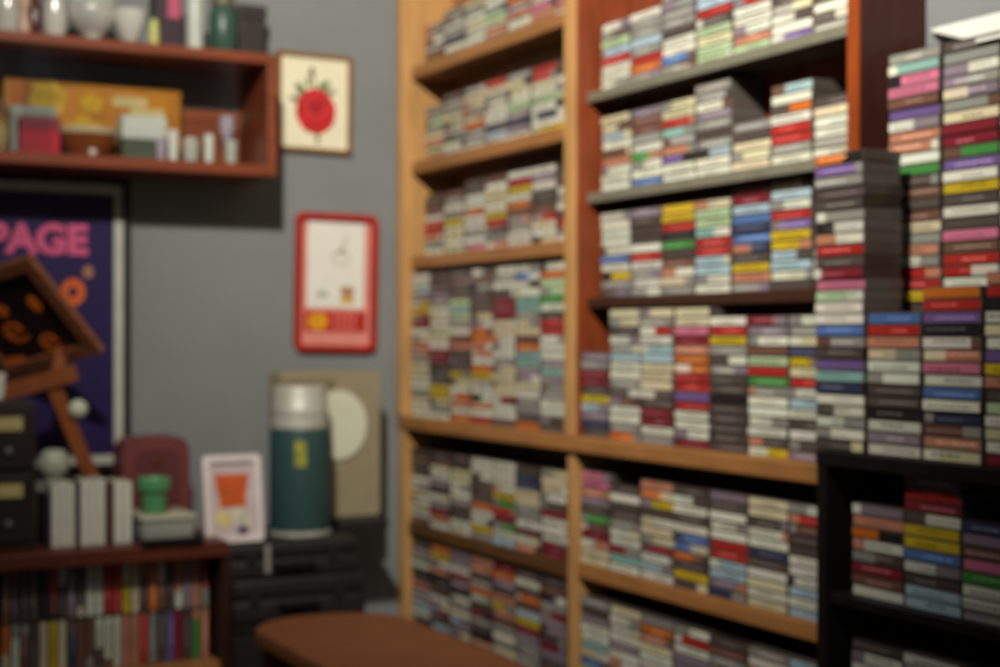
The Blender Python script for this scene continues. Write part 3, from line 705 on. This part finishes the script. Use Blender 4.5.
# grey box, red box
x0, x1, y0, y1, z0, z1_ = bxy(11, 56, 106, 3.285, .045, zb1)
t = Thing('box', 'pale grey box standing behind the bright red box in the wall cabinet', 'box', ((x0+x1)/2, 3.3, zb1))
t.part('body', bx(x0, x1, y0, y1, z0, z1_-.02, bev=.002), flat('grey_box', '#8f8f86', .5)); t.part('lid', bx(x0-.002, x1+.002, y0-.002, y1+.001, z1_-.0198, z1_, bev=.002), flat('grey_box_lid', '#9c9b92', .5))
x0, x1, y0, y1, z0, z1_ = bxy(21, 60, 117, 3.235, .045, zb1)
t = Thing('gift_box', 'small bright red box with maroon lid in the wall cabinet', 'box', ((x0+x1)/2, 3.25, zb1))
t.part('body', bx(x0, x1, y0, y1, z0, z0+(z1_-z0)*.68, bev=.0015), flat('bright_red_box', '#c01f34', .45)); t.part('lid', bx(x0-.001, x1+.001, y0-.001, y1+.001, z0+(z1_-z0)*.682, z1_, bev=.0015), flat('maroon_lid', '#8a2a38', .5))
# cream jar left
p = onY(0, 150, 3.26)
hh = zat(0, 113, 3.26)-zb1
t = Thing('jar', 'cream ceramic jar with lid at left edge inside the wall cabinet', 'jar', (p.x-.01, 3.26, zb1))
crj = flat('cream_glaze', '#b09a68', .35)
t.part('body', lathe([(0, 0), (.02, 0), (.029, .012), (.031, hh*.5), (.024, hh*.72), (.02, hh*.74), (0, hh*.74)], p.x-.012, 3.26, zb1+.0003), crj, smooth=True)
t.part('lid', lathe([(.022, hh*.745), (.024, hh*.78), (.01, hh*.9), (.006, hh*.93), (.008, hh), (0, hh)], p.x-.012, 3.26, zb1+.0003), crj, smooth=True)
# oval dish
p = onY(91, 150, 3.25); rr = (span(61, 121, 3.25)[1]-span(61, 121, 3.25)[0])/2; hh = zat(91, 127, 3.25)-zb1
t = Thing('bowl', 'brown bowl with a cream rim in the middle of the wall cabinet', 'bowl', (p.x, 3.27, zb1))
t.part('body', lathe([(0, 0), (rr*.55, 0), (rr*.6, .004), (rr*.9, hh*.5), (rr*.94, hh*.8), (rr*.88, hh*.8), (rr*.5, .008), (0, .007)], p.x, 3.281, zb1+.0003, 40), flat('brown_glaze', '#7a3c18', .2, spec=.6), smooth=True)
t.part('rim', lathe([(rr*.9, hh*.805), (rr*.96, hh*.805), (rr*.98, hh), (rr*.92, hh), (rr*.9, hh*.805)], p.x, 3.281, zb1+.0003, 40), flat('cream_rim', '#c0a988', .3), smooth=True)
t.o.children[0].scale = t.o.children[1].scale = (1, .75, 1)
for ch in t.o.children: ch.location = (0, (3.27-3.281)*.75+.011*.75+.001, 0)
p = onY(93, 142, 3.222)
solid('highlight_bead', lathe([(0, 0)]+[(.0085*math.sin(a_*math.pi/12), .0085-.0085*math.cos(a_*math.pi/12)) for a_ in range(1, 12)]+[(0, .017)], p.x, 3.226, zb1+.0003, 20), flat('highlight_white', '#e8d6cc', .1, spec=.8), 'bright highlight modelled as a pale bead on the brown bowl', 'highlight', (p.x, 3.226, zb1), smooth=True)  # small pale sphere modelled for the bright highlight on the bowl
# white/green box
x0, x1, y0, y1, z0, z1_ = bxy(123, 165, 116, 3.25, .05, zb1)
t = Thing('box', 'white box with dark green lower half in the wall cabinet', 'box', ((x0+x1)/2, 3.27, zb1))
t.part('body', bx(x0, x1, y0, y1, z0, z0+(z1_-z0)*.48, bev=.0015), flat('dark_green_box', '#4d5140', .5)); t.part('lid', bx(x0-.002, x1+.002, y0-.002, y1+.002, z0+(z1_-z0)*.482, z1_, bev=.0015), flat('white_box_lid', '#c3c3bb', .45))
# little glassware
gl = flat('cloudy_glass', '#c4c2b8', .12, var=.06, spec=.7); gl.node_tree.nodes['Principled BSDF'].inputs['Transmission Weight'].default_value = .2
whg = flat('white_porcelain', '#d9d7cf', .2); lil = flat('lilac_glass', '#a99aa8', .2)
def cup(px, pyt, r, m, lab, Y, name='glass_cup', cat='cup', stem=False):
    p = onY(px, pyt, Y); hh = p.z-zb1
    pr_ = [(0, 0), (r*.8, 0), (r*.85, .003), (r, hh*.95), (r*.97, hh), (r*.9, hh*.95), (r*.75, .006), (0, .005)]
    if stem: pr_ = [(0, 0), (r*.8, 0), (r*.7, .004), (r*.2, .008), (r*.18, hh*.45), (r*.5, hh*.5), (r, hh*.75), (r*.95, hh), (r*.88, hh), (r*.8, hh*.75), (0, hh*.55)]
    return solid(name, lathe(pr_, p.x, Y, zb1+.0003, 24), m, lab, cat, (p.x, Y, zb1), smooth=True)
cup(161, 138, .011, lil, 'tiny lilac glass in front of the white and green box', 3.235)
cup(173, 131, .012, whg, 'small white porcelain cup beside the white and green box', 3.262)
cup(191, 139, .019, gl, 'cloudy grey glass tumbler left of the white candle in the cabinet', 3.27)
cup(209, 135, .0105, whg, 'narrow white candle standing in the wall cabinet', 3.232, 'candle', 'candle')
cup(227, 117, .017, lil, 'lilac stemmed glass at the right in the wall cabinet', 3.29, 'stemmed_glass', 'glass', True)
cup(231, 141, .014, gl, 'small cloudy glass at right end of the wall cabinet', 3.245)
# ---- things on top of the wall shelf
def on_top(px, r, prof, Y, m, name, lab, cat, smooth=True):
    p = onY(px, 20, Y)
    return solid(name, lathe([(a_*r, b_) for a_, b_ in prof], p.x, Y, zt1+.0003, 32), m, lab, cat, (p.x, Y, zt1), smooth=smooth)
silver = flat('tarnished_silver', '#b8b9b0', .3, metal=.3, var=.2, scale=18)
jarp = [(0, 0), (.9, 0), (1, .006), (1, .09), (.7, .11), (.72, .125), (.62, .125), (0, .115)]
on_top(8, .030, jarp, 3.27, gl, 'glass_jar', 'cloudy glass jar at left picture edge on the wall shelf', 'jar')
on_top(24, .012, [(0, 0), (1, 0), (1.1, .02), (.7, .05), (1.2, .07), (.8, .1), (0, .11)], 3.235, flat('pale_pink_china', '#b89a84', .35), 'figurine', 'small pale pink figurine before the dark red bottle', 'figurine')
on_top(35, .014, [(0, 0), (.95, 0), (1, .004), (1, .075), (.4, .1), (.38, .13), (0, .13)], 3.29, flat('dark_red_glass', '#4a1c18', .2), 'bottle', 'dark red bottle on the wall shelf among glassware', 'bottle')
t_p = onY(55, 20, 3.27)
on_top(55, .026, [(0, 0), (.7, 0), (.8, .01), (1, .045), (.75, .09), (.62, .12), (.8, .15), (.72, .15), (.5, .12), (0, .1)], 3.27, gl, 'pitcher', 'cloudy glass pitcher left of the silver tureen', 'pitcher')
p = onY(92, 20, 3.28)
t = Thing('tureen', 'big tarnished silver tureen in the middle of the wall shelf top', 'tureen', (p.x, 3.28, zt1))
t.part('body', lathe([(0, 0), (.03, 0), (.03, .006), (.018, .012), (.045, .035), (.055, .06), (.055, .075), (0, .075)], p.x, 3.28, zt1+.0003, 40), silver, smooth=True)
t.part('lid', lathe([(.056, .0755), (.057, .08), (.045, .1), (.02, .115), (.006, .118), (.01, .13), (0, .136)], p.x, 3.28, zt1+.0003, 40), silver, smooth=True)
on_top(130, .034, [(0, 0), (.5, 0), (.45, .006), (.6, .012), (1, .05), (1.02, .075), (.96, .075), (.55, .016), (0, .012)], 3.25, gl, 'glass_bowl', 'cloudy glass bowl right of the silver tureen', 'bowl')
on_top(154, .011, [(0, 0), (1, 0), (1.05, .03), (.7, .055), (0, .06)], 3.225, flat('lime_yellow', '#a5a55a', .4), 'jar', 'tiny lime yellow jar before the dark bottle on the shelf', 'jar')
x0, x1 = span(156, 183, 3.28)
t = Thing('box', 'dark plum box with a pink label on the wall shelf', 'box', ((x0+x1)/2, 3.3, zt1))
t.part('body', bx(x0, x1, 3.28, 3.34, zt1+.0003, zt1+.15, bev=.002), flat('dark_plum_box', '#33232b', .5))
t.part('label', bx(x0+.026, x1-.006, 3.2790, 3.2797, zt1+.075, zt1+.14), flat('pink_label', '#a84a62', .5), label='pink paper label')
on_top(195, .0185, [(0, 0), (1, 0), (1, .125), (.95, .13), (0, .13)], 3.232, flat('white_wax', '#a3a69c', .4), 'candle', 'thick pale candle between plum box and green jar', 'candle')
p = onY(223, 20, 3.25)
t = Thing('jar', 'dark green enamel jar at right on the wall shelf top', 'jar', (p.x, 3.25, zt1))
ge = flat('green_enamel', '#2f4a40', .35)
t.part('body', lathe([(0, 0), (.028, 0), (.031, .004), (.032, .085), (.024, .1), (0, .1)], p.x, 3.25, zt1+.0003), ge, smooth=True)
t.part('lid', lathe([(.025, .1005), (.027, .104), (.027, .125), (.02, .135), (0, .137)], p.x, 3.25, zt1+.0003), flat('olive_lid', '#565440', .4), smooth=True)
x0, x1 = span(240, 266, 3.31)
t = Thing('box', 'dark box standing in for the shadow right of the green jar', 'box', ((x0+x1)/2, 3.34, zt1))  # dark box shaped for the shadow right of the green jar
t.part('body', bx(x0, x1, 3.31, 3.37, zt1+.0003, zt1+.1, bev=.002), flat('near_black_box', '#2c2522', .5)); t.part('lid', bx(x0-.002, x1+.002, 3.308, 3.372, zt1+.1002, zt1+.13, bev=.002), flat('near_black_lid', '#2c2522', .5))

# ---------------------------------------------------------------- brown table at the bottom
TZ = .763
def onZ(px, py, z):
    Z = (H-z)*1500/(py-333.5); u = (px-500)/1500*Z
    return Vector((u*CS+Z*SN, -u*SN+Z*CS, z))
p1, p2, p3 = onZ(398, 611, TZ), onZ(492, 667, TZ), onZ(268, 640, TZ)
xe = 1.29; x_left = .965; yn, yf = 1.95, 2.95
out = []
t = Thing('table', 'brown round cornered table in front of the shelves at the bottom', 'table', ((xe+x_left)/2, 2.4, 0))
pts = [(p.x, p.y) for p in (p1, p2)]
cxm = (xe+x_left)/2
def top_outline():
    w, d = xe-x_left, yf-yn
    return [(a_+cxm, b_+(yn+yf)/2) for a_, b_ in rrect(w, d, .14, 10)]
bm = prism(top_outline(), Vector((0, 0, TZ-.028)), Vector((1, 0, 0)), Vector((0, 1, 0)), Vector((0, 0, 1)), .028)
bmesh.ops.bevel(bm, geom=[e for e in bm.edges if abs(e.verts[0].co.z-e.verts[1].co.z) < 1e-5], offset=.004, segments=2, affect='EDGES')
t.part('tabletop', bm, M['brownfeet'], smooth=True)
ap = bx(x_left+.06, xe-.06, yn+.06, yn+.08, TZ-.1, TZ-.0283); box(ap, x_left+.06, xe-.06, yf-.08, yf-.06, TZ-.1, TZ-.0283)
box(ap, x_left+.06, x_left+.08, yn+.08, yf-.08, TZ-.1, TZ-.0283); box(ap, xe-.08, xe-.06, yn+.08, yf-.08, TZ-.1, TZ-.0283)
t.part('apron', ap, M['brownfeet'])
for xx in (x_left+.058, xe-.058):
    for yy in (yn+.058, yf-.058):
        t.part('leg', lathe([(0, 0), (.014, 0), (.022, TZ-.0285), (0, TZ-.0285)], xx, yy, 0, 16), M['brownfeet'], smooth=True)

# ---------------------------------------------------------------- the many other cassettes, as one mass
me = bpy.data.meshes.new('cassette_tapes'); me.from_pydata(SV, [], SF); layer_fill(me, SC)
me.materials.append(M['case']); me.materials.append(M['card'])
for p_, k in zip(me.polygons, SM): p_.material_index = k
so = bpy.data.objects.new('cassette_tapes', me); C.objects.link(so)
so['kind'] = 'stuff'; tag(so, 'hundreds of stacked cassettes filling the pine and mahogany bookcases', 'cassettes')
print('individual cassettes', N_IND, 'bulk faces', len(SF))

# ---------------------------------------------------------------- camera and light
cam = bpy.data.cameras.new('camera'); co = bpy.data.objects.new('camera', cam); C.objects.link(co)
co.location = (0, 0, H); co.rotation_euler = (math.radians(90), 0, -math.atan2(SN, CS))
cam.sensor_width = 36; cam.lens = 54; cam.clip_start = .05
cam.dof.use_dof = True; cam.dof.focus_distance = 1.2; cam.dof.aperture_fstop = 4.5
bpy.context.scene.camera = co
def light(name, kind, loc, energy, col, **k):
    l = bpy.data.lights.new(name, kind); l.energy = energy; l.color = col
    for a_, b_ in k.items(): setattr(l, a_, b_)
    o = bpy.data.objects.new(name, l); C.objects.link(o); o.location = loc; return o
lp = Vector((.22, 1.15, H+1.47))
lb_ = light('ceiling_spot', 'SPOT', lp, 430, (1, .95, .85), shadow_soft_size=.06, spot_size=math.radians(96), spot_blend=1.0)
lb_.rotation_euler = (Vector((1.47, 2.3, H+.93))-lp).to_track_quat('-Z', 'Y').to_euler()
l = light('overhead_fill', 'AREA', (-.4, .2, 3.05), 10, (.95, .97, 1), shape='RECTANGLE', size=1.6, size_y=1.2)  # added soft fill from overhead, not a real fixture
w = bpy.data.worlds.new('World'); bpy.context.scene.world = w; w.use_nodes = True
w.node_tree.nodes['Background'].inputs[0].default_value = (.75, .8, .9, 1); w.node_tree.nodes['Background'].inputs[1].default_value = .10
vs_ = bpy.context.scene.view_settings
vs_.view_transform = 'Standard'; vs_.look = 'None'; vs_.exposure = -.1
